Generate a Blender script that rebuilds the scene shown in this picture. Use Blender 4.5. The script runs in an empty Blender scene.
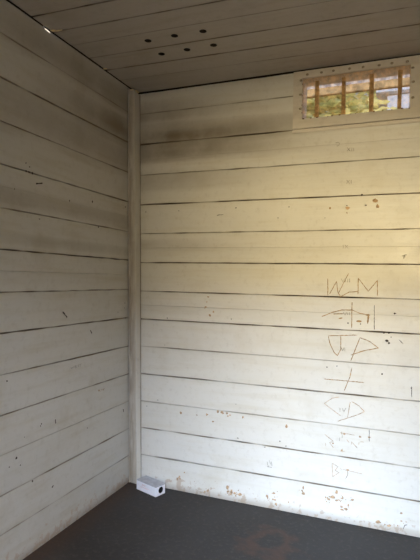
import bpy, bmesh, math, random
from mathutils import Vector, Matrix
S = bpy.context.scene
COL = S.collection
rnd = random.Random(11)
CAM = {'f': 488.627416, 'r': (0.930414, 0.365976, 0.019781), 'u': (-0.018718, -0.006454, 0.999804), 'fw': (-0.366032, 0.930602, -0.000846), 'loc': (1.504456, -2.576661, 1.225875)}
HB = (2.3357, 2.2116, 2.0285, 1.8442, 1.6669, 1.4929, 1.3199, 1.1498, 0.9819, 0.8199, 0.6558, 0.4929, 0.3339, 0.1729, -0.0)
HL = (2.3344, 2.1931, 2.0177, 1.8441, 1.6727, 1.4988, 1.3317, 1.1583, 0.9918, 0.8226, 0.6569, 0.4926, 0.3273, 0.1648, -0.002)
LETTERS = (('W', 'scratched letter W beside a zigzag bolt', (((1.146, 1.2444), (1.1478, 1.1556)), ((1.1561, 1.1628), (1.1909, 1.2298), (1.1988, 1.1683)), ((1.2498, 1.2717), (1.2005, 1.1683), (1.2133, 1.1516), (1.2541, 1.1758), (1.2972, 1.1812))), 0.0042), ('M', 'scratched letter M', (((1.2975, 1.1669), (1.2975, 1.2471), (1.347, 1.1826), (1.3896, 1.2387), (1.3911, 1.1613)),), 0.0045), ('T', 'scratched T under a long bow', (((1.1185, 1.0447), (1.1689, 1.0685), (1.2187, 1.0835), (1.2722, 1.0857), (1.309, 1.0703), (1.3573, 1.0616)), ((1.1775, 1.0603), (1.2274, 1.0651)), ((1.269, 1.1262), (1.2699, 0.9941))), 0.005), ('I', 'short brown scratched strokes beside the T', (((1.2047, 1.0384), (1.2237, 1.0436)), ((1.292, 1.0299), (1.3179, 1.0312)), ((1.3349, 1.0631), (1.3573, 1.0641)), ((1.3509, 1.0638), (1.3462, 1.02))), 0.01), ('U', 'scratched letter J with a flat top bar', (((1.1544, 0.9447), (1.1636, 0.9091), (1.1855, 0.8633), (1.2025, 0.8491), (1.2185, 0.8828), (1.2171, 0.9553)), ((1.1544, 0.9472), (1.299, 0.9602))), 0.0048), ('A', 'scratched pointed letter leaning right', (((1.3114, 0.9483), (1.269, 0.827)), ((1.3114, 0.9483), (1.3598, 0.9304), (1.3999, 0.9014), (1.3288, 0.8822), (1.2684, 0.8567))), 0.005), ('X', 'scratched cross', (((1.2754, 0.7937), (1.2665, 0.7463), (1.2392, 0.6714)), ((1.1376, 0.7233), (1.3358, 0.7232))), 0.005), ('C', 'scratched open angle', (((1.215, 0.6373), (1.1817, 0.6286), (1.1401, 0.5965), (1.2251, 0.542)),), 0.0036), ('D', 'scratched letter D', (((1.2706, 0.6195), (1.2582, 0.5375)), ((1.2771, 0.6219), (1.314, 0.6032), (1.3402, 0.5768), (1.3028, 0.5556), (1.2091, 0.5127))), 0.0042), ('R', 'faint scratched zigzag letter', (((1.1458, 0.4375), (1.1902, 0.4074), (1.1719, 0.398), (1.1926, 0.3734)), ((1.15, 0.3949), (1.1529, 0.378))), 0.0036), ('t', 'faint scratched small strokes', (((1.2226, 0.4563), (1.2966, 0.4535)), ((1.2308, 0.4617), (1.2328, 0.4449)), ((1.31, 0.3896), (1.281, 0.4175), (1.2797, 0.4021)), ((1.2563, 0.4268), (1.2689, 0.4116)), ((1.317, 0.4478), (1.3291, 0.4478)), ((1.3215, 0.4232), (1.3416, 0.4243)), ((1.3174, 0.4226), (1.3162, 0.4056))), 0.0036), ('x', 'faint small scratched cross', (((1.2245, 0.3627), (1.2493, 0.3638)), ((1.235, 0.377), (1.237, 0.356))), 0.0034), ('B', 'scratched letter B', (((1.1866, 0.2945), (1.1896, 0.2246), (1.2225, 0.2514), (1.2015, 0.2608), (1.2178, 0.2805), (1.1866, 0.2945)),), 0.0036), ('y', 'scratched strokes beside the B', (((1.2261, 0.2776), (1.2346, 0.2679)), ((1.2387, 0.2711), (1.3366, 0.2633)), ((1.2632, 0.2793), (1.2654, 0.2499), (1.2536, 0.2225))), 0.0036))
PENCILS = (('XII', (((1.2298, 1.913), (1.2457, 1.8942)), ((1.2454, 1.9117), (1.2302, 1.8954)), ((1.2531, 1.9111), (1.2534, 1.8936)), ((1.2624, 1.9104), (1.2627, 1.8929)))), ('XI', (((1.2302, 1.7479), (1.2461, 1.7296)), ((1.2457, 1.7471), (1.2305, 1.7304)), ((1.2535, 1.7466), (1.2538, 1.7291)))), ('IX', (((1.2203, 1.4165), (1.2206, 1.3989)), ((1.2292, 1.4164), (1.2444, 1.3988)), ((1.244, 1.4163), (1.2295, 1.3989)))), ('VIII', (((1.214, 1.2439), (1.2226, 1.2253), (1.2305, 1.2442)), ((1.2355, 1.2443), (1.2358, 1.2256)), ((1.2454, 1.2445), (1.2457, 1.2258)), ((1.2552, 1.2446), (1.2556, 1.226)))), ('VII', (((1.2272, 1.0719), (1.2358, 1.0586), (1.2437, 1.0726)), ((1.2487, 1.0728), (1.2489, 1.0592)), ((1.2585, 1.0732), (1.2588, 1.0597)))), ('VI', (((1.2208, 0.8915), (1.2278, 0.8749), (1.234, 0.8924)), ((1.238, 0.8927), (1.2383, 0.8757)))), ('IV', (((1.2202, 0.5815), (1.2206, 0.5628)), ((1.2311, 0.5828), (1.2406, 0.5651), (1.2492, 0.5849)))), ('F', (((1.5, 1.3597), (1.5223, 1.366)), ((1.5107, 1.3628), (1.509, 1.3471)), ((1.5089, 1.3555), (1.5186, 1.3566)))), ('curl', (((1.1722, 1.9419), (1.1851, 1.9445), (1.1916, 1.9396), (1.1883, 1.9281), (1.1783, 1.9252)),)), ('III', (((1.2353, 0.4452), (1.2339, 0.4297)), ((1.2231, 0.4308), (1.221, 0.4134)))), ('smudge', (((0.8436, 0.2495), (0.8521, 0.22)), ((0.8545, 0.2589), (0.8644, 0.2373)), ((0.8672, 0.2532), (0.8708, 0.2306)), ((0.8441, 0.2233), (0.871, 0.2214)))))
WEST = (((-0.5972, 0.7851), (-0.5904, 0.7742), (-0.5841, 0.7806), (-0.5773, 0.7746), (-0.5737, 0.7847)), ((-0.5658, 0.7843), (-0.5628, 0.7739)), ((-0.5658, 0.7843), (-0.5525, 0.7847)), ((-0.5643, 0.7799), (-0.5537, 0.7799)), ((-0.5628, 0.7739), (-0.5495, 0.7742)), ((-0.531, 0.7855), (-0.5417, 0.7838), (-0.5307, 0.7779), (-0.5388, 0.775)), ((-0.5282, 0.7851), (-0.5091, 0.7863)), ((-0.5187, 0.7853), (-0.5169, 0.774)))
W2 = (((-0.3625, 0.6257), (-0.3388, 0.6119)), ((-0.3423, 0.6234), (-0.3575, 0.6158)), ((-0.3282, 0.6224), (-0.3263, 0.613)), ((-0.3171, 0.622), (-0.3136, 0.6113), (-0.3012, 0.6215)))
CHIPS = ((1.3701, 1.6381, 0.0118), (1.3816, 1.6087, 0.0105), (1.237, 1.6053, 0.0099), (1.1499, 1.6083, 0.0068), (1.2356, 1.5798, 0.0043), (0.4827, 1.1269, 0.0062), (0.4698, 1.0697, 0.0062), (0.4952, 1.0253, 0.0093), (0.5161, 1.0432, 0.0062), (0.4753, 1.0983, 0.0043), (0.4638, 1.0638, 0.0037), (0.3269, 0.453, 0.0081), (0.4276, 0.4506, 0.005), (0.4889, 0.4608, 0.0087), (0.555, 0.4856, 0.0081), (0.582, 0.4831, 0.0099), (0.6087, 0.4835, 0.0074), (0.6266, 0.4745, 0.0056), (0.7024, 0.4725, 0.0074), (0.5261, 0.4258, 0.0074), (0.6149, 0.4675, 0.005), (0.9454, 0.4525, 0.0099), (1.2451, 0.4527, 0.0068), (1.3642, 0.4526, 0.0062), (1.2643, 0.2735, 0.0062), (1.1887, 0.3978, 0.005), (1.2343, 0.3684, 0.005), (1.321, 0.4492, 0.0062), (0.1728, 0.0102, 0.0046), (0.3196, 0.076, 0.0026), (0.3677, 0.1299, 0.0022), (0.3148, 0.0669, 0.01), (0.3271, 0.0808, 0.0077), (0.3573, 0.0865, 0.0059), (0.3562, 0.1103, 0.0051), (0.3305, 0.0701, 0.0053), (0.3183, 0.0964, 0.0051), (0.4933, 0.0414, 0.0027), (0.5411, 0.0525, 0.0032), (0.5121, 0.052, 0.0035), (0.5044, 0.033, 0.0071), (0.5288, 0.0488, 0.0028), (0.5195, 0.0369, 0.0061), (0.5071, 0.0416, 0.0033), (0.4861, 0.0253, 0.0051), (0.4814, 0.0159, 0.0027), (0.4828, 0.0182, 0.0034), (0.5231, 0.0526, 0.0031), (0.4727, 0.0549, 0.0058), (0.6453, 0.0468, 0.0112), (0.6219, 0.0391, 0.0044), (0.6427, 0.0843, 0.0077), (0.6274, 0.0769, 0.0022), (0.6301, 0.0365, 0.0027), (0.6514, 0.0422, 0.0041), (0.646, 0.0617, 0.0026), (0.6736, 0.0521, 0.0035), (0.6663, 0.0728, 0.0041), (0.6126, 0.0318, 0.0025), (0.6517, 0.0512, 0.0022), (0.6412, 0.0395, 0.0026), (0.6246, 0.0491, 0.0085), (0.6873, 0.0703, 0.0023), (0.7027, 0.0346, 0.0026), (0.6627, 0.045, 0.0084), (0.6438, 0.0576, 0.0067), (0.6539, 0.049, 0.0044), (0.6187, 0.0698, 0.012), (0.6411, 0.037, 0.0063), (0.6775, 0.0492, 0.0024), (0.6468, 0.059, 0.0054), (0.6784, 0.0441, 0.0044), (0.6932, 0.0514, 0.0052), (0.6715, 0.0437, 0.0035), (0.682, 0.0453, 0.0032), (0.6746, 0.0474, 0.0029), (0.6956, 0.0475, 0.0093), (0.6849, 0.0647, 0.0038), (0.7054, 0.0486, 0.0038), (0.6704, 0.0335, 0.0059), (0.6917, 0.0433, 0.0075), (0.8987, 0.0669, 0.005), (0.8883, 0.0506, 0.005), (0.8852, 0.0864, 0.008), (0.9025, 0.0533, 0.0036), (0.8889, 0.0658, 0.0033), (0.8817, 0.0525, 0.0056), (0.8747, 0.0323, 0.0071), (0.8938, 0.0507, 0.0054), (0.8977, 0.0301, 0.0082), (0.9042, 0.0799, 0.0034), (1.0415, 0.1428, 0.0078), (1.0382, 0.121, 0.0039), (1.0596, 0.1404, 0.0087), (1.0368, 0.1268, 0.0045), (1.0409, 0.1123, 0.0104), (1.0448, 0.132, 0.0065), (1.0202, 0.126, 0.0025), (1.0337, 0.1284, 0.004), (1.0087, 0.1338, 0.0063), (1.2418, 0.1239, 0.007), (1.1738, 0.1062, 0.009), (1.2423, 0.1143, 0.0061), (1.2362, 0.1112, 0.0028), (1.258, 0.1199, 0.0027), (1.2084, 0.0928, 0.0057), (1.2903, 0.124, 0.007), (1.1764, 0.0903, 0.0028), (1.2834, 0.1098, 0.0037), (1.2324, 0.1051, 0.0032), (1.1929, 0.1217, 0.0126), (1.213, 0.0899, 0.0063), (1.1575, 0.1005, 0.0025), (1.2422, 0.1317, 0.0044), (1.2738, 0.1357, 0.0057), (1.1634, 0.0923, 0.0037), (1.2837, 0.1334, 0.003), (1.2529, 0.1367, 0.0023), (1.1672, 0.1125, 0.0049), (1.239, 0.0652, 0.0075), (1.2641, 0.1203, 0.0031), (1.212, 0.1497, 0.0085), (1.1759, 0.1208, 0.0037), (1.2459, 0.0912, 0.0034), (1.2257, 0.1115, 0.0057), (1.2136, 0.1078, 0.0078), (1.2543, 0.1447, 0.0031), (1.1578, 0.1133, 0.0047), (1.2367, 0.1358, 0.0028), (1.2743, 0.1324, 0.0022), (1.2349, 0.1232, 0.004), (1.1757, 0.0886, 0.0025), (1.1634, 0.0731, 0.0025), (1.1923, 0.1218, 0.0039), (1.2525, 0.0729, 0.0063), (1.2161, 0.0724, 0.0067), (1.2607, 0.0716, 0.0081), (1.2653, 0.0718, 0.0023), (1.3073, 0.0727, 0.0048), (1.2711, 0.0926, 0.0063), (1.2749, 0.0813, 0.0036), (1.2018, 0.0561, 0.0026), (1.246, 0.065, 0.0046), (1.2374, 0.0808, 0.0072), (1.3253, 0.0914, 0.0035), (1.2806, 0.1189, 0.0023), (1.4479, 0.0318, 0.0039), (1.4022, 0.0139, 0.0054), (1.3969, 0.0261, 0.003), (1.4458, 0.0292, 0.0032), (1.4507, 0.0367, 0.003), (1.4159, 0.0365, 0.0117), (1.4672, 0.0296, 0.0088), (1.5034, 0.0633, 0.0028), (1.5324, 0.054, 0.0023), (1.5213, 0.1016, 0.0063), (1.573, 0.0573, 0.0067), (1.523, 0.0639, 0.006), (1.5446, 0.0635, 0.0034), (1.5741, 0.085, 0.0044), (1.5062, 0.0372, 0.0043), (0.847, 0.0629, 0.0078), (0.8503, 0.0738, 0.007), (0.8756, 0.0841, 0.0045), (0.8512, 0.055, 0.0053), (0.9087, 0.0478, 0.0082), (0.9649, 0.052, 0.0048), (0.9032, 0.0974, 0.003), (0.8262, 0.0564, 0.006))
DARK = ((1.3275, 1.6157, 0.005), (1.3072, 1.6685, 0.0062), (1.2348, 1.6176, 0.0031), (0.228, 0.9957, 0.0037), (0.6377, 1.6264, 0.0037), (0.2887, 1.6212, 0.0031), (0.0711, 1.6224, 0.0037), (0.6242, 1.0089, 0.0037), (1.4399, 0.9389, 0.0081), (1.4494, 0.9296, 0.0062), (1.4581, 0.9599, 0.0031), (1.4744, 1.0768, 0.0056), (1.4484, 0.9791, 0.005), (1.4251, 0.9777, 0.0043), (1.2514, 1.0185, 0.0043), (1.3125, 1.0166, 0.0031), (0.9353, 1.6212, 0.0031), (0.1762, 0.5091, 0.0031), (0.1037, 0.4654, 0.0031), (0.9448, 0.3474, 0.0031), (0.6759, 0.3532, 0.0043), (0.8301, 0.3256, 0.0037), (0.9119, 0.3695, 0.0037), (1.2011, 0.7951, 0.0031), (1.1508, 0.7857, 0.0043), (1.4196, 0.7735, 0.005), (1.5541, 0.7173, 0.0031), (1.2456, 0.4517, 0.0025), (0.8767, 1.5642, 0.0031), (0.2151, 0.8365, 0.0025), (0.6604, 0.5395, 0.0025), (1.1255, 1.5573, 0.0025))
BDASH = (((0.5244, 1.5869), (0.5372, 1.5905), (0.565, 1.5917)), ((1.5572, 0.7217), (1.5581, 0.6731)), ((1.494, 0.9498), (1.5138, 0.9302)), ((1.5573, 0.7261), (1.5578, 0.6957)), ((1.3647, 0.4903), (1.3658, 0.4315)), ((1.5307, 0.0264), (1.5394, 0.0466), (1.5507, 0.0513)), ((1.3769, 1.115), (1.3793, 0.99)))
LDARK = (((-0.9262, 1.673), 0.7), ((-0.9094, 1.6723), 0.7), ((-0.8886, 1.6719), 0.8), ((-0.9283, 1.7075), 0.5), ((-0.9058, 1.6954), 0.5), ((-0.4451, 1.6176), 0.8), ((-1.0123, 0.7929), 0.6), ((-0.9503, 0.4559), 0.8), ((-0.8507, 0.3211), 0.7), ((-0.716, 0.2423), 0.6), ((-0.1064, 1.0795), 0.5), ((-0.1109, 1.0505), 0.5), ((-0.1789, 1.0309), 0.5), ((-0.0976, 0.9914), 0.5), ((-0.4501, 0.4449), 0.5), ((-0.6324, 1.5933), 0.6), ((-0.8386, 1.4796), 0.5), ((-0.3872, 1.4926), 0.7), ((-0.0998, 0.4536), 0.6), ((-0.9261, 0.4179), 0.5), ((-0.9892, 0.4314), 0.5), ((-0.7997, 0.5593), 0.5), ((-0.806, 0.5519), 0.5), ((-0.9914, 1.5853), 0.4), ((-0.9054, 0.5315), 0.4), ((-0.1217, 1.6372), 0.7), ((-0.0658, 1.6394), 0.4))
LDASH = (((-0.8655, 1.6311), (-0.8247, 1.6407)), ((-0.666, 1.0591), (-0.6328, 1.0299)), ((-0.704, 0.5555), (-0.701, 0.536)), ((-0.4407, 0.9517), (-0.4283, 0.9332)), ((-0.1037, 0.4604), (-0.0956, 0.4409)), ((-0.7212, 0.242), (-0.7091, 0.2467)))
HOLES = ((0.3773, -0.5634), (0.5152, -0.5651), (0.6538, -0.5596), (0.3752, -0.4216), (0.5135, -0.4217), (0.6512, -0.4221))
BARS = ((1.0647, 1.0646), (1.2018, 1.2023), (1.341, 1.3402), (1.477, 1.4739))
NAILS = ((1.0226, 2.308), (1.0953, 2.3087), (1.1564, 2.3092), (1.2363, 2.3085), (1.3022, 2.307), (1.3778, 2.3054), (1.4373, 2.3069), (1.5077, 2.3053), (0.99, 2.2807), (0.9888, 2.2068), (0.9892, 2.1326), (1.5328, 2.2714), (1.5363, 2.2035), (1.5355, 2.127))
SKY, SUN, E, EXPO = .85, 8.0, (1220, 415, 0, 640, 0), 0.0

# ------------------------------------------------------------------ helpers
def link(name, bm, mats, parent=None, recalc=True, smooth=False):
    if recalc: bmesh.ops.recalc_face_normals(bm, faces=bm.faces[:])
    me = bpy.data.meshes.new(name); bm.to_mesh(me); bm.free()
    for m in (mats if isinstance(mats, (list, tuple)) else [mats]): me.materials.append(m)
    if smooth:
        for f in me.polygons: f.use_smooth = True
    o = bpy.data.objects.new(name, me); COL.objects.link(o)
    if parent is not None: o.parent = parent
    return o
def empty(name, loc=(0, 0, 0), rz=0):
    o = bpy.data.objects.new(name, None); COL.objects.link(o)
    o.location = loc; o.rotation_euler = (0, 0, rz); o.empty_display_size = .05
    return o
def struct(o, label=None, cat=None):
    o['kind'] = 'structure'
    if label: o['label'] = label
    if cat: o['category'] = cat
    return o
def tag(o, label, cat, group=None, kind=None):
    o['label'] = label; o['category'] = cat
    if group: o['group'] = group
    if kind: o['kind'] = kind
    return o
def box(bm, x0, x1, y0, y1, z0, z1, mi=0, bev=0):
    b = bmesh.new() if bev else bm
    vs = [b.verts.new((x, y, z)) for z in (z0, z1) for y in (y0, y1) for x in (x0, x1)]
    for q in ((0, 2, 3, 1), (4, 5, 7, 6), (0, 1, 5, 4), (2, 6, 7, 3), (0, 4, 6, 2), (1, 3, 7, 5)):
        f = b.faces.new([vs[i] for i in q]); f.material_index = mi
    if bev:
        bmesh.ops.bevel(b, geom=b.edges[:], offset=bev, segments=2, affect='EDGES')
        me = bpy.data.meshes.new('t'); b.to_mesh(me); b.free(); bm.from_mesh(me); bpy.data.meshes.remove(me)
def ico(bm, c, r, sub=1, sc=(1, 1, 1)):
    M = Matrix.Translation(c) @ Matrix.Diagonal((*sc, 1))
    return bmesh.ops.create_icosphere(bm, subdivisions=sub, radius=r, matrix=M)
def cyl(bm, a, b, r0, r1=None, n=16, caps=True):
    a = Vector(a); b = Vector(b); r1 = r0 if r1 is None else r1
    d = b - a; M = Matrix.Translation((a + b) / 2) @ d.to_track_quat('Z', 'Y').to_matrix().to_4x4()
    bmesh.ops.create_cone(bm, cap_ends=caps, segments=n, radius1=r0, radius2=r1, depth=d.length, matrix=M)
def apply_bool(o, cut):
    m = o.modifiers.new('b', 'BOOLEAN'); m.object = cut; m.operation = 'DIFFERENCE'; m.solver = 'EXACT'
    dg = bpy.context.evaluated_depsgraph_get()
    me = bpy.data.meshes.new_from_object(o.evaluated_get(dg), depsgraph=dg)
    o.modifiers.clear(); o.data = me
    bpy.data.objects.remove(cut)

# ------------------------------------------------------------------ materials
def mat(name):
    m = bpy.data.materials.new(name); m.use_nodes = True
    nt = m.node_tree; return m, nt, nt.nodes, nt.links, nt.nodes['Principled BSDF']
class G:
    """tiny node graph helper"""
    def __init__(s, nt): s.nt = nt
    def n(s, t, **k):
        x = s.nt.nodes.new(t)
        for a, b in k.items(): setattr(x, a, b)
        return x
    def l(s, a, b): s.nt.links.new(a, b)
    def put(s, sock, v):
        if isinstance(v, bpy.types.NodeSocket): s.l(v, sock)
        else: sock.default_value = v
    def math(s, op, a, b=0.0, clamp=False):
        x = s.n('ShaderNodeMath', operation=op, use_clamp=clamp)
        s.put(x.inputs[0], a); s.put(x.inputs[1], b); return x.outputs[0]
    def mix(s, f, a, b, mode='MIX'):
        x = s.n('ShaderNodeMix', data_type='RGBA', blend_type=mode)
        s.put(x.inputs[0], f); s.put(x.inputs[6], a); s.put(x.inputs[7], b); return x.outputs[2]
    def noise(s, vec, scale, detail=4, rough=.55):
        x = s.n('ShaderNodeTexNoise'); s.l(vec, x.inputs['Vector'])
        x.inputs['Scale'].default_value = scale; x.inputs['Detail'].default_value = detail; x.inputs['Roughness'].default_value = rough
        return x.outputs['Fac']
    def ramp(s, v, a, b, lo=0., hi=1.):
        x = s.n('ShaderNodeMapRange', interpolation_type='SMOOTHSTEP')
        s.put(x.inputs[0], v); x.inputs[1].default_value = a; x.inputs[2].default_value = b
        x.inputs[3].default_value = lo; x.inputs[4].default_value = hi; return x.outputs[0]
    def scale(s, vec, sc):
        x = s.n('ShaderNodeMapping'); s.l(vec, x.inputs['Vector']); x.inputs['Scale'].default_value = sc; return x.outputs[0]
def c4(*c): return (*c, 1)

def paint_mat(name, base, stretch, dirt=.5, floor_peel=False, band=None, rough=.42, grime=(.20, .135, .07)):
    m, nt, N, L, P = mat(name); g = G(nt)
    geo = g.n('ShaderNodeNewGeometry').outputs['Position']
    tc = g.n('ShaderNodeTexCoord').outputs['Object']
    xyz = g.n('ShaderNodeSeparateXYZ'); g.l(tc, xyz.inputs[0])
    X, Y, Zc = xyz.outputs
    ed = g.n('ShaderNodeAttribute', attribute_name='edge').outputs['Fac']
    bd = g.n('ShaderNodeAttribute', attribute_name='board').outputs['Fac']
    st = g.scale(tc, stretch)
    streak = g.noise(st, 6, 6, .6)
    fine = g.noise(tc, 32, 6, .65)
    blot = g.noise(tc, 3.1, 5, .6)
    col = g.mix(g.math('MULTIPLY', g.ramp(streak, .45, .75), .60 * dirt), c4(*base), c4(base[0] * .80, base[1] * .74, base[2] * .60))
    col = g.mix(g.math('MULTIPLY', g.ramp(blot, .52, .72), .5 * dirt), col, c4(base[0] * .74, base[1] * .67, base[2] * .54))
    col = g.mix(g.math('MULTIPLY', bd, .10), col, c4(base[0] * .70, base[1] * .66, base[2] * .56))
    col = g.mix(g.math('MULTIPLY', g.ramp(fine, .50, .75), .26), col, c4(base[0] * .6, base[1] * .55, base[2] * .47))
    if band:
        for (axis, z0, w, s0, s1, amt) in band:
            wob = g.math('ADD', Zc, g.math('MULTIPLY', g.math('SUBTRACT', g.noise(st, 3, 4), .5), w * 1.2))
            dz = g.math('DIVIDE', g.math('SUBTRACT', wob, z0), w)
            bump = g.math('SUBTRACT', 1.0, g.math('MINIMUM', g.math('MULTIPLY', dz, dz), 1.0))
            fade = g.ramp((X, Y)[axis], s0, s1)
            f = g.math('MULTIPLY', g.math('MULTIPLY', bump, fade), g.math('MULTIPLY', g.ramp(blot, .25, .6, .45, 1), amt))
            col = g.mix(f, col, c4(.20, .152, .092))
    if floor_peel:
        pn = g.noise(tc, 26, 6, .65); pn2 = g.noise(g.scale(tc, (1, 1, 1)), 5, 3)
        low = g.ramp(Zc, .0, .16, .16, -.06)
        pk = g.ramp(g.math('ADD', g.math('ADD', pn, low), g.math('MULTIPLY', g.math('SUBTRACT', pn2, .5), .25)), .66, .72)
        pk = g.math('MULTIPLY', pk, g.ramp(Zc, .20, .12))
        col = g.mix(g.math('MULTIPLY', pk, .6), col, c4(.50, .36, .24))
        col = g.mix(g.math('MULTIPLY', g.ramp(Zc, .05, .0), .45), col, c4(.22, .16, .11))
    gm = g.math('MULTIPLY', ed, g.ramp(g.noise(st, 14, 4), .25, .62, .35, 1))
    col = g.mix(gm, col, c4(*grime))
    g.l(col, P.inputs['Base Color'])
    g.l(g.ramp(blot, .3, .75, rough - .06, rough + .16), P.inputs['Roughness'])
    P.inputs['Specular IOR Level'].default_value = .5
    b = g.n('ShaderNodeBump'); b.inputs['Strength'].default_value = .5; b.inputs['Distance'].default_value = .004
    hgt = g.math('ADD', g.math('MULTIPLY', g.noise(st, 9, 5), .7), g.math('MULTIPLY', g.noise(tc, 90, 3), .12))
    g.l(hgt, b.inputs['Height']); g.l(b.outputs[0], P.inputs['Normal'])
    return m
def plain(name, c, rough=.6, var=.25, scale=20, metal=0, spec=.4):
    m, nt, N, L, P = mat(name); g = G(nt)
    tc = g.n('ShaderNodeTexCoord').outputs['Object']
    col = g.mix(g.ramp(g.noise(tc, scale, 5), .3, .7), c4(*[x * (1 - var) for x in c]), c4(*[min(1, x * (1 + var)) for x in c]))
    g.l(col, P.inputs['Base Color']); P.inputs['Roughness'].default_value = rough; P.inputs['Metallic'].default_value = metal
    P.inputs['Specular IOR Level'].default_value = spec
    return m

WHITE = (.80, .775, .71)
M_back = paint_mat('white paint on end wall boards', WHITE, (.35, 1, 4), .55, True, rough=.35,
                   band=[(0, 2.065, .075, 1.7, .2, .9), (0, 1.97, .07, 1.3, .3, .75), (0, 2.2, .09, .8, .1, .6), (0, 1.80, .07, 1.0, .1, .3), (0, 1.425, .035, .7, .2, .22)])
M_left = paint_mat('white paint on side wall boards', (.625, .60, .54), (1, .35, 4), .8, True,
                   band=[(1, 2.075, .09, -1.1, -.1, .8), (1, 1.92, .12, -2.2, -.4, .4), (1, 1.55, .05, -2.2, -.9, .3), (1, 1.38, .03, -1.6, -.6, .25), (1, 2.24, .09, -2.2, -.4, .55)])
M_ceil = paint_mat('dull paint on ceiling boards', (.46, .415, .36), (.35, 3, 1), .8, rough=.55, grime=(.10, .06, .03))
M_trim = paint_mat('white paint on corner post', (.74, .705, .63), (4, 4, .5), .7, False)
M_frame = paint_mat('cream paint on window frame', (.78, .715, .62), (.5, 1, 3), .8)
M_dark = plain('dark timber behind the boards', (.035, .024, .015), .9)
M_scratch = plain('brown scratched timber', (.40, .25, .11), .8, .35, 60)
M_faint = plain('faint scratched timber', (.52, .37, .22), .8, .35, 60)
M_pencil = plain('pencil grey', (.46, .42, .35), .8)
M_chip = plain('bare brown timber under flaked paint', (.50, .34, .20), .85, .4, 70)
M_mark = plain('dark nick', (.07, .05, .035), .85)
M_rust = plain('rusty iron', (.54, .35, .16), .75, .5, 50)
M_chip2 = plain('dark rust stain', (.17, .075, .035), .85, .4, 60)
M_wire = plain('rusty wire', (.60, .38, .16), .75, .55, 30)
M_nail = plain('painted nail head', (.42, .34, .24), .5, .3, 90)

def floor_mat():
    m, nt, N, L, P = mat('dark painted concrete'); g = G(nt)
    tc = g.n('ShaderNodeTexCoord').outputs['Object']
    big = g.noise(tc, 2.2, 5); fine = g.noise(tc, 45, 5, .65)
    col = g.mix(g.ramp(big, .35, .68), c4(.036, .031, .027), c4(.054, .048, .043))
    col = g.mix(g.math('MULTIPLY', g.ramp(fine, .5, .72), .45), col, c4(.10, .085, .07))
    v = g.n('ShaderNodeVectorMath', operation='DISTANCE'); g.l(tc, v.inputs[0]); v.inputs[1].default_value = (.95, -.34, 0)
    dd = g.math('ADD', v.outputs['Value'], g.math('MULTIPLY', g.math('SUBTRACT', g.noise(tc, 9, 5), .5), .30))
    ring = g.math('SUBTRACT', 1.0, g.math('MINIMUM', g.math('ABSOLUTE', g.math('DIVIDE', g.math('SUBTRACT', dd, .10), .06)), 1.0))
    col = g.mix(g.math('MULTIPLY', ring, .32), col, c4(.15, .065, .035))
    xyz = g.n('ShaderNodeSeparateXYZ'); g.l(tc, xyz.inputs[0])
    ew = g.math('MULTIPLY', g.ramp(xyz.outputs[0], .17, .0), g.ramp(fine, .3, .6, .4, 1))
    col = g.mix(g.math('MULTIPLY', ew, .6), col, c4(.085, .045, .027))
    g.l(col, P.inputs['Base Color'])
    g.l(g.ramp(big, .3, .7, .55, .72), P.inputs['Roughness'])
    P.inputs['Specular IOR Level'].default_value = .22
    b = g.n('ShaderNodeBump'); b.inputs['Strength'].default_value = .35; b.inputs['Distance'].default_value = .003
    g.l(fine, b.inputs['Height']); g.l(b.outputs[0], P.inputs['Normal'])
    return m
M_floor = floor_mat()

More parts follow.
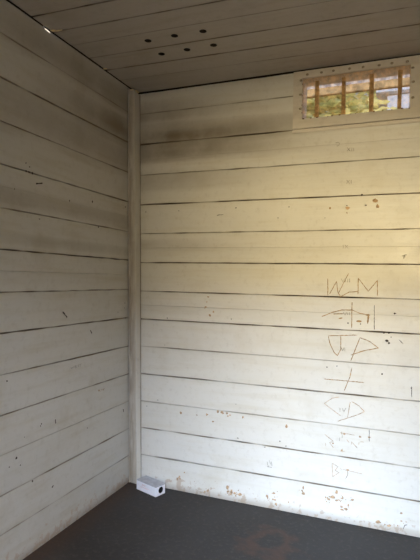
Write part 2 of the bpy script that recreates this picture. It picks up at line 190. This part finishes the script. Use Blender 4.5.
# ------------------------------------------------------------------ boards
W, D, H = 2.5, 3.0, 2.336
def wav(seed):
    r = random.Random(seed); q = [(r.uniform(.4, 1), r.uniform(3, 60), r.uniform(0, 6.28)) for _ in range(7)]
    return lambda s: sum(a * math.sin(k * s + p) / (1 + k * .05) for a, k, p in q) / 2.6
def boards(bm, mp, edges, s0, s1, seed, gaps, skip=None, step=.03, amp=.0012, slope=0, widen=None, lap=()):
    """rows of boards; edges = joint heights from the top down; mp(s, z, d) -> point, d out of the wall"""
    r = random.Random(seed)
    eL = bm.verts.layers.float.get('edge') or bm.verts.layers.float.new('edge')
    bL = bm.verts.layers.float.get('board') or bm.verts.layers.float.new('board')
    wv = [wav(seed * 100 + i) for i in range(len(edges))]
    wg = [wav(seed * 100 + 50 + i) for i in range(len(edges))]
    for i in range(len(edges) - 1):
        spans = [(s0, s1)]
        if skip and i in skip: spans = skip[i]
        off = r.uniform(-.0012, .0012); tone = r.random()
        for (a, b) in spans:
            n = max(1, int((b - a) / step)); prev = None
            for k in range(n + 1):
                s = a + (b - a) * k / n
                gt = .88 * gaps[i] * max(.2, .55 + 1.0 * wg[i](s)); gb = .88 * gaps[i + 1] * max(.2, .55 + 1.0 * wg[i + 1](s))
                for ji, lim in (widen or {}).items():
                    if s < lim and ji == i: gt += .0035
                    if s < lim and ji == i + 1: gb += .0035
                kt = min(1, gt / .0014 + .08); kb = min(1, gb / .0014 + .08)
                zt = edges[i] + slope * s + amp * wv[i](s) - gt; zb = edges[i + 1] + slope * s + amp * wv[i + 1](s) + gb
                ch = .0006 + .0014 * min(1, max(gaps[i], gaps[i + 1]) / .002)
                row = [(zt, -.016, 1), (zt, -ch, .3 + .7 * kt), (zt - ch, 0, .5 * kt), (zt - .0042, 0, .08 * kt), (zt - .02, 0, 0),
                       (zb + .016, 0, 0), (zb + .0045, 0, .08 * kb), (zb + ch, 0, .4 * kb), (zb, -ch, .3 + .7 * kb), (zb, -.016, 1)]
                if i in lap:                  # a cupped board: the upper half leans back to a low step
                    zm = .5 * (zt + zb) + .0012 * wv[i](s * 1.7 + 2)
                    row[5:5] = [(zm + .0015, -.0042, .05), (zm + .0002, -.0040, .45), (zm - .0012, 0, .1)]
                    row[4] = (row[4][0], -.0008, 0)
                vs = []
                for z, d, e in row:
                    v = bm.verts.new(mp(s, z, d + off)); v[eL] = e; v[bL] = tone; vs.append(v)
                if prev:
                    for j in range(len(vs) - 1): bm.faces.new((prev[j], prev[j + 1], vs[j + 1], vs[j]))
                prev = vs
def gaps_for(n, seed, wide):
    r = random.Random(seed); return [wide.get(i, r.uniform(.0012, .0026)) for i in range(n)]

WX0, WX1, WZ0, WZ1 = .999, 1.523, 2.080, 2.292     # window opening
FX0, FX1, FZ0 = .950, 1.572, 2.030                 # frame outside

# back wall
bm = bmesh.new()
eb = list(HB); eb[0] = H - .002; eb[-1] = -.004
boards(bm, lambda s, z, d: (s, -d, z), eb, 0, W, 3,
       gaps_for(15, 5, {1: .0013, 2: .0032, 3: .0016, 4: .0036, 5: .0018, 6: .0036, 7: .0026, 8: .0034, 9: .0012, 10: .0024, 11: .0012, 12: .0024, 13: .0024, 0: 0, 14: .002}), lap=(2, 5, 7),
       skip={0: [(0, FX0 + .004), (FX1 - .004, W)], 1: [(0, FX0 + .004), (FX1 - .004, W)]})
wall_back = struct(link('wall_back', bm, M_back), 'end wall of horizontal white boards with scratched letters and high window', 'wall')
bm = bmesh.new()
def wall_with_hole(bm, x0, x1, y0, y1, z0, z1, hx0, hx1, hz0, hz1):
    box(bm, x0, hx0, y0, y1, z0, z1); box(bm, hx1, x1, y0, y1, z0, z1)
    if hz0 > z0: box(bm, hx0, hx1, y0, y1, z0, hz0)
    if hz1 < z1: box(bm, hx0, hx1, y0, y1, hz1, z1)
wall_with_hole(bm, -.12, W + .12, .0155, .10, -.02, H + .10, WX0, WX1, WZ0, WZ1)
link('wall_backing', bm, M_dark, wall_back)

# left wall (top notched where daylight leaks in at the eaves)
bm = bmesh.new()
el = list(HL); el[0] = H - .001; el[-1] = -.004
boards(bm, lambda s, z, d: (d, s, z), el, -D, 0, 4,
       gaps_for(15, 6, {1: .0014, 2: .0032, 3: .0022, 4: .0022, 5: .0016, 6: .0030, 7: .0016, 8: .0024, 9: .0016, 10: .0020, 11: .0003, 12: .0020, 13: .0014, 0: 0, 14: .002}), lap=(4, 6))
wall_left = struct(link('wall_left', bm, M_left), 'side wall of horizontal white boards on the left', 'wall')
bm = bmesh.new(); box(bm, -.10, -.0155, -D, .0155, -.02, H - .004)
for (y0, y1) in ((-D, -.812), (-.765, -.388), (-.362, .0155)): box(bm, -.10, -.0155, y0, y1, H - .004, H + .030)
link('wall_backing', bm, M_dark, wall_left)

# right wall and rear wall with the doorway, both behind the photographer
er = [H + .004] + [2.21 - .17 * i for i in range(13)] + [-.004]
bm = bmesh.new(); boards(bm, lambda s, z, d: (W - d, s, z), er, -D, 0, 7, gaps_for(15, 8, {0: 0}), step=.12)
wall_right = struct(link('wall_right', bm, M_left), 'plain side wall of horizontal white boards', 'wall')
bm = bmesh.new(); box(bm, W + .0155, W + .10, -D, .0155, -.02, H - .004); link('wall_backing', bm, M_dark, wall_right)
DX0, DX1, DZ = 1.12, 2.12, 2.02
bm = bmesh.new()
sk = {i: [(0, DX0), (DX1, W)] for i in range(2, 14)}
er2 = list(er); er2[1] = 2.19; er2[2] = DZ
boards(bm, lambda s, z, d: (s, -D + d, z), er2, 0, W, 9, gaps_for(15, 9, {0: 0}), skip=sk, step=.12)
wall_front = struct(link('wall_front', bm, M_left), 'white board wall with the open doorway', 'wall')
bm = bmesh.new(); wall_with_hole(bm, -.12, W + .12, -D - .10, -D - .0155, -.02, H + .10, DX0, DX1, -.02, DZ)
link('wall_backing', bm, M_dark, wall_front)
bm = bmesh.new()
box(bm, DX0 - .07, DX0 + .015, -D - .12, -D + .022, 0, DZ + .07, bev=.003)
box(bm, DX1 - .015, DX1 + .07, -D - .12, -D + .022, 0, DZ + .07, bev=.003)
box(bm, DX0 + .015, DX1 - .015, -D - .12, -D + .022, DZ - .015, DZ + .07, bev=.003)
struct(link('door_1', bm, M_frame), 'cream timber frame of the open doorway', 'door frame')

# floor
bm = bmesh.new(); box(bm, -.12, W + .12, -D - .12, .12, -.10, 0)
struct(link('floor', bm, M_floor), 'dark grey painted concrete floor with rusty stains', 'floor')

# ceiling boards with six drilled vent holes
bm = bmesh.new()
ce = [-.020, -.212, -.350, -.500, -.645, -.779, -.915]
while ce[-1] > -D + .1: ce.append(ce[-1] - .138)
ce.append(-D)
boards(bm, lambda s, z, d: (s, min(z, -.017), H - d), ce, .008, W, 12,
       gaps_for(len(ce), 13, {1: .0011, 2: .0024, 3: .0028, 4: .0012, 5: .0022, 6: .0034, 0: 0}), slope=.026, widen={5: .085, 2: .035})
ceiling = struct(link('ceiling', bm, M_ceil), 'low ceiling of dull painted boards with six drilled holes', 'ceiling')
bm = bmesh.new()
for i, (x, y) in enumerate(HOLES): cyl(bm, (x, y, H - .05), (x, y, H + .03), .0165, n=20)
cut = link('cutter', bm, M_dark); apply_bool(ceiling, cut)
bm = bmesh.new()
for (x, y) in HOLES:                      # bored timber lining of each hole
    cyl(bm, (x, y, H + .001), (x, y, H + .017), .0168, n=20, caps=False)
hl = link('vent_hole_lining', bm, M_dark, ceiling)
bm = bmesh.new()
for (y0, y1, x0) in ((-D - .12, -.812, -.12), (-.812, -.765, .14), (-.765, -.388, -.12), (-.388, -.362, .06), (-.362, .12, -.12)):
    box(bm, x0, W + .12, y0, y1, H + .030, H + .060)
link('roof_covering', bm, M_dark, ceiling)

# corner post: leans and tapers a little
bm = bmesh.new()
def quad(t):
    lp = lambda a, b: a + (b - a) * t
    yl, fx, fy, rx = lp(-.014, -.113), lp(.057, .031), lp(-.022, -.100), lp(.076, .0165)
    return [(.0015, -.001), (.0015, yl - .004), (.006, yl - .007), (.009, yl - .001), (fx - .003, fy), (fx, fy + .004), (rx + .001, -.013), (rx + .0015, -.007), (rx + .001, -.0015)]
prev = None; eL = bm.verts.layers.float.new('edge'); bL = bm.verts.layers.float.new('board'); rings = []
for k in range(41):
    t = k / 40; z = .0005 + t * (H - .012); vs = []
    for j, (x, y) in enumerate(quad(t)):
        w = .0012 * math.sin(k * .9 + j) if 2 <= j <= 6 else 0
        v = bm.verts.new((x + w * .5, y + w * .5, z)); v[eL] = (1, .9, .1, .7, .3, .0, .1, .95, 1)[j]; v[bL] = .4; vs.append(v)
    if prev:
        for j in range(9): bm.faces.new((prev[j], prev[(j + 1) % 9], vs[(j + 1) % 9], vs[j]))
    prev = vs; rings.append(vs)
bm.faces.new(rings[0]); bm.faces.new(rings[-1])
struct(link('trim_1', bm, M_trim), 'narrow white corner post between the two board walls', 'corner trim')
# leaking daylight painted as pale bits at the post top and eaves joint
M_leak = plain('pale bits painted as leaking daylight', (.85, .70, .42), .7, .15, 60)
bm = bmesh.new()
for (x, y, z, l, w, a) in ((.020, -.108, H - .016, .026, .008, .1), (.036, -.072, H - .015, .010, .040, .1)):
    M = Matrix.Translation((x, y, z)) @ Matrix.Rotation(a, 4, 'Z') @ Matrix.Diagonal((l, w, .006, 1))
    bmesh.ops.create_icosphere(bm, subdivisions=2, radius=.6, matrix=M)
link('daylight_leak_bit', bm, M_leak, ceiling)['label'] = 'pale bits painted as leaking daylight at the top of the corner post'
bm = bmesh.new()
for (x, y, z, l, w, a) in ((.036, -.786, H - .002, .05, .006, .05), (.022, -.794, H - .002, .025, .008, .3), (.016, -.373, H - .002, .022, .005, .1)):
    M = Matrix.Translation((x, y, z)) @ Matrix.Rotation(a, 4, 'Z') @ Matrix.Diagonal((l, w, .006, 1))
    bmesh.ops.create_icosphere(bm, subdivisions=2, radius=.6, matrix=M)
link('daylight_leak_bit', bm, M_leak, ceiling)['label'] = 'pale bits painted as leaking daylight in the ceiling joint'

# ------------------------------------------------------------------ marks on the walls
def strip(bm, pts, w, mp, seed, taper=True):
    """a shallow scratch: a thin ridge-edged ribbon following a polyline on a wall"""
    r = random.Random(seed); P = []
    for i in range(len(pts) - 1):
        a = Vector(pts[i]); b = Vector(pts[i + 1]); n = max(2, int((b - a).length / .006))
        for k in range(n): P.append(a.lerp(b, k / n))
    P.append(Vector(pts[-1])); n = len(P); prev = None
    for i, q in enumerate(P):
        d = (P[min(i + 1, n - 1)] - P[max(i - 1, 0)]).normalized(); nn = Vector((-d.y, d.x))
        ww = w * .5 * r.uniform(.55, 1.15)
        if taper and (i == 0 or i == n - 1): ww *= .35
        q = q + nn * r.uniform(-.0006, .0006)
        vs = [bm.verts.new(mp(*(q + nn * o), h)) for o, h in ((ww, .0001), (ww * .5, .0008), (-ww * .5, .0008), (-ww, .0001))]
        if prev:
            for j in range(3): bm.faces.new((prev[j], prev[j + 1], vs[j + 1], vs[j]))
        prev = vs
OFF = .0024
mb = lambda s, z, h: (s, -OFF - h, z)
ml = lambda s, z, h: (OFF + h, s, z)
for i, (nm, lab, strokes, w) in enumerate(LETTERS):
    bm = bmesh.new()
    for j, st in enumerate(strokes): strip(bm, st, w * .85, mb, i * 17 + j)
    link('scratched_letter', bm, M_faint if i > 6 else M_scratch, wall_back, recalc=False)['label'] = lab
for i, (nm, strokes) in enumerate(PENCILS):
    bm = bmesh.new()
    for j, st in enumerate(strokes): strip(bm, st, .0032, mb, i * 13 + j, False)
    link('pencil_mark', bm, M_pencil, wall_back, recalc=False)
for k, (strokes, lab) in enumerate(((WEST, 'faint pencilled word'), (W2, 'faint brown scribble'))):
    bm = bmesh.new()
    for j, st in enumerate(strokes): strip(bm, st, .0035, ml, 300 + k * 20 + j, False)
    link('pencil_mark', bm, M_pencil if k == 0 else M_scratch, wall_left, recalc=False)['label'] = lab
def blob(bm, c, r, mp, seed):
    q = random.Random(seed); n = 9; k = q.uniform(.6, 1.6)
    vs = [bm.verts.new(mp(c[0] + r * k ** .5 * q.uniform(.5, 1.2) * math.cos(6.283 * i / n), c[1] + r / k ** .5 * q.uniform(.5, 1.2) * math.sin(6.283 * i / n), .0002)) for i in range(n)]
    m = bm.verts.new(mp(c[0], c[1], .0007))
    for i in range(n): bm.faces.new((vs[i], vs[(i + 1) % n], m))
bm = bmesh.new()
for i, (x, z, r) in enumerate(CHIPS):
    if z < .16 and i % 3 == 0: continue
    blob(bm, (x, z), r, mb, i)
o = link('flaked_paint', bm, M_chip, wall_back, recalc=False); o['kind'] = 'stuff'
bm = bmesh.new()
for i, (x, z, r) in enumerate(DARK): blob(bm, (x, z), r, mb, 900 + i)
for j, st in enumerate(BDASH): strip(bm, st, .003, mb, 700 + j)
o = link('dark_nick', bm, M_mark, wall_back, recalc=False); o['kind'] = 'stuff'
bm = bmesh.new()
for i, ((y, z), r) in enumerate(LDARK): blob(bm, (y, z), r * .0075, ml, 500 + i)
for j, st in enumerate(LDASH): strip(bm, st, .007, ml, 720 + j, False)
o = link('dark_nick', bm, M_mark, wall_left, recalc=False); o['kind'] = 'stuff'

# ------------------------------------------------------------------ window
win = struct(empty('window_1', (0, 0, 0)), 'small high barred window with rusty mesh under the ceiling', 'window')
def fboard(bm, *a):
    box(bm, *a, bev=.002)
bm = bmesh.new()
fboard(bm, FX0, FX1, -.020, .0, WZ1, H - .006)
fboard(bm, FX0, FX1, -.020, .0, FZ0, WZ0)
fboard(bm, FX0, WX0, -.020, .0, WZ0, WZ1)
fboard(bm, WX1, FX1, -.020, .0, WZ0, WZ1)
eL = bm.verts.layers.float.new('edge'); bL = bm.verts.layers.float.new('board')
for v in bm.verts: v[eL] = .18 if (abs(v.co.x - WX0) < .004 or abs(v.co.z - WZ0) < .004) else .03
fr = link('window_frame', bm, M_frame, win)
bm = bmesh.new(); box(bm, FX0 - .004, FX1 + .01, -.011, .0, FZ0 - .020, FZ0 - .002, bev=.003)
link('window_sill', bm, M_frame, win)
bm = bmesh.new()                                        # timber lining of the opening
box(bm, WX0 - .002, WX0 + .002, .001, .10, WZ0, WZ1); box(bm, WX1 - .002, WX1 + .002, .001, .10, WZ0, WZ1)
box(bm, WX0 + .002, WX1 - .002, .001, .10, WZ0 - .002, WZ0 + .002); box(bm, WX0 + .002, WX1 - .002, .001, .10, WZ1 - .002, WZ1 + .002)
link('window_reveal', bm, M_frame, win)
bm = bmesh.new()
ny = -.004
x = WX0 - .003
k = 0
while x < WX1 + .003:
    box(bm, x - .0008, x + .0008, ny - .0005, ny + .0005, WZ0 - .003, WZ1 + .003); x += .0056
z = WZ0 - .002
while z < WZ1 + .003:
    box(bm, WX0 - .003, WX1 + .003, ny + .0003, ny + .0013, z - .0008, z + .0008); z += .0056
link('wire_mesh', bm, M_wire, win)
for i, (xt, xb) in enumerate(BARS):
    bm = bmesh.new(); a = xt; b = xb
    pr = []
    for z, xx in ((WZ0 + .002, b), (.5 * (WZ0 + WZ1), (a + b) / 2), (WZ1 - .002, a)):
        pr.append([bm.verts.new((xx + dx, dy, z)) for dx, dy in ((-.010, .034), (-.0085, .032), (.0085, .032), (.010, .034), (.010, .050), (-.010, .050))])
    for q, r in zip(pr, pr[1:]):
        for j in range(6): bm.faces.new((q[j], q[(j + 1) % 6], r[(j + 1) % 6], r[j]))
    bm.faces.new(pr[0]); bm.faces.new(pr[-1])
    link('bar', bm, M_rust, win)
for i, (x, z) in enumerate(NAILS):                      # bent nail heads that hold the mesh
    bm = bmesh.new(); ico(bm, (x, -.0205, z), .0078, 2, (1, .9, .8))
    link('nail_head', bm, M_nail, win, smooth=True)
bm = bmesh.new()
for i in range(14):
    x = WX0 + .008 + i * (WX1 - WX0 - .016) / 13 + rnd.uniform(-.012, .012)
    ico(bm, (x, -.0205, WZ0 - .0015 + rnd.uniform(-.002, .001)), rnd.uniform(.002, .0048), 1, (1.5, .3, .8))
for z in (2.11, 2.15, 2.20, 2.26): ico(bm, (WX0 - .001, -.0205, z), .003, 1, (.7, .3, 1.4))
o = link('rust_stain', bm, M_chip2, win); o['kind'] = 'stuff'

# ------------------------------------------------------------------ white box on the floor
bd = Vector((.947, -.322)); ang = math.atan2(bd.y, bd.x)
bx = tag(empty('bait_box', (.0895, -.084, .0), ang), 'small white box with a round black hole, on the floor by the corner post', 'box')
BL, BW, BH = .163, .076, .058
M_card = plain('white box plastic', (.90, .89, .93), .5, .03, 30)
M_lid_shade = plain('white box lid with painted shade', (.50, .49, .51), .55, .12, 40)  # greyer than the body: shade on the box top is put into this colour
M_black = plain('black hole', (.012, .011, .012), .8)
M_red = plain('faded red print', (.78, .42, .38), .6)
bm = bmesh.new(); box(bm, 0, BL, 0, BW, .0006, BH - .004, bev=.003); body = link('body', bm, M_card, bx)
bpy.context.view_layer.update()
bm = bmesh.new(); cyl(bm, (BL - .06, BW * .52, BH * .53), (BL + .02, BW * .52, BH * .53), .0178, n=28)
cut = link('cutter', bm, M_card); cut.matrix_world = bx.matrix_world.copy(); bpy.context.view_layer.update(); apply_bool(body, cut)
bm = bmesh.new(); cyl(bm, (BL - .0585, BW * .52, BH * .53), (BL - .001, BW * .52, BH * .53), .0176, n=28, caps=False)
cyl(bm, (BL - .0588, BW * .52, BH * .53), (BL - .0580, BW * .52, BH * .53), .0176, n=28)
link('entry_hole', bm, M_black, bx)['label'] = 'round black entry hole'
bm = bmesh.new(); box(bm, -.0008, BL + .0008, -.0008, BW + .0008, BH - .004, BH, bev=.0012); link('lid', bm, M_lid_shade, bx)
bm = bmesh.new(); q = random.Random(3)
def pr(x0, x1, z0, z1): box(bm, x0, x1, -.0003, .0004, z0, z1)
x = .048
for i in range(6):
    w = q.uniform(.0025, .0045); pr(x, x + .0012, .036, .043); pr(x, x + w, .0415 if i % 2 else .036, .043 if i % 2 else .0375); x += w + .0018
pr(.012, .020, .0345, .0355); pr(.030, .118, .028, .0288); pr(.040, .098, .0235, .0242)
link('red_print', bm, M_red, bx)

# ------------------------------------------------------------------ outside the window
M_sheet, nt, N, L, P = mat('translucent corrugated sheet')
P.inputs['Base Color'].default_value = c4(.80, .78, .80); P.inputs['Roughness'].default_value = .5
tr = N.new('ShaderNodeBsdfTranslucent'); tr.inputs[0].default_value = c4(.86, .84, .86)
mx = N.new('ShaderNodeMixShader'); mx.inputs[0].default_value = .6
L.new(P.outputs[0], mx.inputs[1]); L.new(tr.outputs[0], mx.inputs[2]); L.new(mx.outputs[0], N['Material Output'].inputs[0])
M_beam = plain('weathered brown timber', (.42, .26, .11), .85, .4, 14)
aw = tag(empty('awning', (1.2, .6, 2.6)), 'pale corrugated awning on a brown beam, just outside the barred window', 'awning')
def loc(bm, o):
    bmesh.ops.translate(bm, vec=-o.location, verts=bm.verts[:]); return bm
bm = bmesh.new(); n = 240; prev = None
for i in range(n + 1):
    x = -.9 + 4.2 * i / n; h = .012 * math.sin(i * 2 * math.pi / 4.3)
    vs = [bm.verts.new((x, .13, 2.79 + h)), bm.verts.new((x, 1.06, 2.605 + h)), bm.verts.new((x, 1.06, 2.6065 + h)), bm.verts.new((x, .13, 2.7915 + h))]
    if prev:
        for j in range(4): bm.faces.new((prev[j], prev[(j + 1) % 4], vs[(j + 1) % 4], vs[j]))
    prev = vs
link('corrugated_sheet', loc(bm, aw), M_sheet, aw)
bm = bmesh.new(); box(bm, -.9, 3.3, .96, 1.0, 2.562, 2.612, bev=.003); link('beam', loc(bm, aw), M_beam, aw)
for px in (-.85, 3.25):
    bm = bmesh.new(); box(bm, px - .05, px + .05, .93, 1.03, -.1, 2.562, bev=.004); link('post', loc(bm, aw), M_beam, aw)
M_leaf, nt, N, L, P = mat('leaf'); g = G(nt)
oi = g.n('ShaderNodeTexCoord').outputs['Object']
lc = g.mix(g.ramp(g.noise(oi, 2.2, 5), .35, .65), c4(.36, .36, .12), c4(.72, .66, .30))
g.l(lc, P.inputs['Base Color']); P.inputs['Roughness'].default_value = .55
tr = N.new('ShaderNodeBsdfTranslucent'); g.l(lc, tr.inputs[0])
mx = N.new('ShaderNodeMixShader'); mx.inputs[0].default_value = .4
L.new(P.outputs[0], mx.inputs[1]); L.new(tr.outputs[0], mx.inputs[2]); L.new(mx.outputs[0], N['Material Output'].inputs[0])
M_bark = plain('bark', (.16, .11, .07), .9, .4, 20)
def tree(loc, rx, rz, h, n, label, seed):
    t = tag(empty('leafy_tree', loc), label, 'tree', 'trees outside the window')
    r = random.Random(seed)
    bm = bmesh.new(); cyl(bm, (0, 0, 0), (.1, .05, h - rz * .3), .16, .07, 10)
    for k in range(6):
        a = k * 1.05 + r.random(); cyl(bm, (.06, .03, h - rz * .8), (rx * .6 * math.cos(a), rx * .6 * math.sin(a), h + r.uniform(-.3, .5) * rz), .05, .015, 6)
    link('trunk', bm, M_bark, t)
    bm = bmesh.new()
    cl = [Vector((r.gauss(0, 1), r.gauss(0, 1), r.gauss(0, 1))).normalized() * r.uniform(.45, .95) for _ in range(46)]
    for k in range(n):
        c = r.choice(cl); d = Vector((r.gauss(0, .17), r.gauss(0, .17), r.gauss(0, .17)))
        q = c + d; p = Vector((q.x * rx, q.y * rx, h + q.z * rz))
        s = r.uniform(.06, .12)
        M = Matrix.Translation(p) @ Matrix.Rotation(r.uniform(0, 6.28), 4, 'Z') @ Matrix.Rotation(r.uniform(-1.2, 1.2), 4, 'X')
        vs = [bm.verts.new(M @ Vector(v)) for v in ((-s, 0, 0), (0, -s * .45, .012), (s, 0, 0), (0, s * .45, .012))]
        bm.faces.new(vs)
    o = link('foliage', bm, M_leaf, t, recalc=False); o['kind'] = 'stuff'
tree((.0, 4.4, -.05), 1.45, 1.35, 3.1, 9000, 'yellow green leafy tree seen through the left half of the barred window', 1)
tree((1.5, 11.2, -.05), 2.6, 2.3, 5.2, 9000, 'yellow green leafy tree behind the white shed, through the right window bars', 2)
M_shed = plain('white shed paint', (.82, .80, .84), .6, .06, 8)
sh = tag(empty('shed', (2.6, 7.0, -.05)), 'white painted shed glimpsed through the right end of the barred window', 'shed')
bm = bmesh.new(); box(bm, 1.22, 4.4, 6.0, 8.2, -.05, 4.32); link('shed_wall', loc(bm, sh), M_shed, sh)
bm = bmesh.new()
a = [(1.05, 5.8, 4.32), (4.6, 5.8, 4.32), (4.6, 8.4, 4.55), (1.05, 8.4, 4.55)]
lo = [bm.verts.new(v) for v in a]; hi = [bm.verts.new((x, y, z + .06)) for x, y, z in a]
bm.faces.new(lo); bm.faces.new(hi)
for j in range(4): bm.faces.new((lo[j], lo[(j + 1) % 4], hi[(j + 1) % 4], hi[j]))
link('shed_roof', loc(bm, sh), M_shed, sh)
M_ground = plain('dry earth', (.22, .16, .10), .9, .3, 3)
bm = bmesh.new(); box(bm, -14, 16, -14, 16, -.3, -.1)
struct(link('ground', bm, M_ground), 'dry earth outside the building', 'ground')

# ------------------------------------------------------------------ light
w = bpy.data.worlds.new('World'); S.world = w; w.use_nodes = True
nt = w.node_tree; g = G(nt)
tc = g.n('ShaderNodeTexCoord').outputs['Generated']; xyz = g.n('ShaderNodeSeparateXYZ'); g.l(tc, xyz.inputs[0])
sky = g.mix(g.ramp(xyz.outputs[2], 0, .6), c4(.95, .93, .92), c4(.50, .66, .95))
g.l(sky, nt.nodes['Background'].inputs[0]); nt.nodes['Background'].inputs[1].default_value = SKY
def lamp(name, typ, loc, aim, energy, color, **k):
    d = bpy.data.lights.new(name, typ); d.energy = energy; d.color = color
    for a, b in k.items(): setattr(d, a, b)
    o = bpy.data.objects.new(name, d); COL.objects.link(o); o.location = loc
    o.rotation_euler = (Vector(aim) - Vector(loc)).to_track_quat('-Z', 'Y').to_euler(); return o
lamp('sun', 'SUN', (6, 3, 8), (6 - .9, 3 - .30, 8 - .85), SUN, (1, .93, .80), angle=.01)
lamp('daylight_sky', 'AREA', (2.3, -8.0, 4.3), (1.7, 0, .7), E[0], (.25, .54, 1), shape='RECTANGLE', size=2.2, size_y=2.2)
lamp('daylight_horizon', 'AREA', (2.35, -8.0, 1.92), (1.8, 0, 1.2), E[1], (1, .80, .42), shape='RECTANGLE', size=1.8, size_y=1.3)
lamp('daylight_zenith', 'AREA', (2.3, -4.6, 3.2), (.9, -1.2, .3), E[3], (.82, .86, 1), shape='RECTANGLE', size=2.2, size_y=1.6)

# ------------------------------------------------------------------ camera
cam = bpy.data.cameras.new('camera'); co = bpy.data.objects.new('camera', cam); COL.objects.link(co)
cam.sensor_fit = 'HORIZONTAL'; cam.sensor_width = 36; cam.lens = CAM['f'] * 36 / 420; cam.clip_start = .02
r, u, f = Vector(CAM['r']), Vector(CAM['u']), Vector(CAM['fw'])
M = Matrix((r, u, -f)).transposed().to_4x4(); M.translation = Vector(CAM['loc']); co.matrix_world = M
S.camera = co
vs = S.view_settings
vs.view_transform = 'Standard'; vs.look = 'None'; vs.gamma = 1; vs.use_curve_mapping = False; vs.exposure = EXPO
S.cycles.max_bounces = 10; S.cycles.diffuse_bounces = 6
S.cycles.use_denoising = True
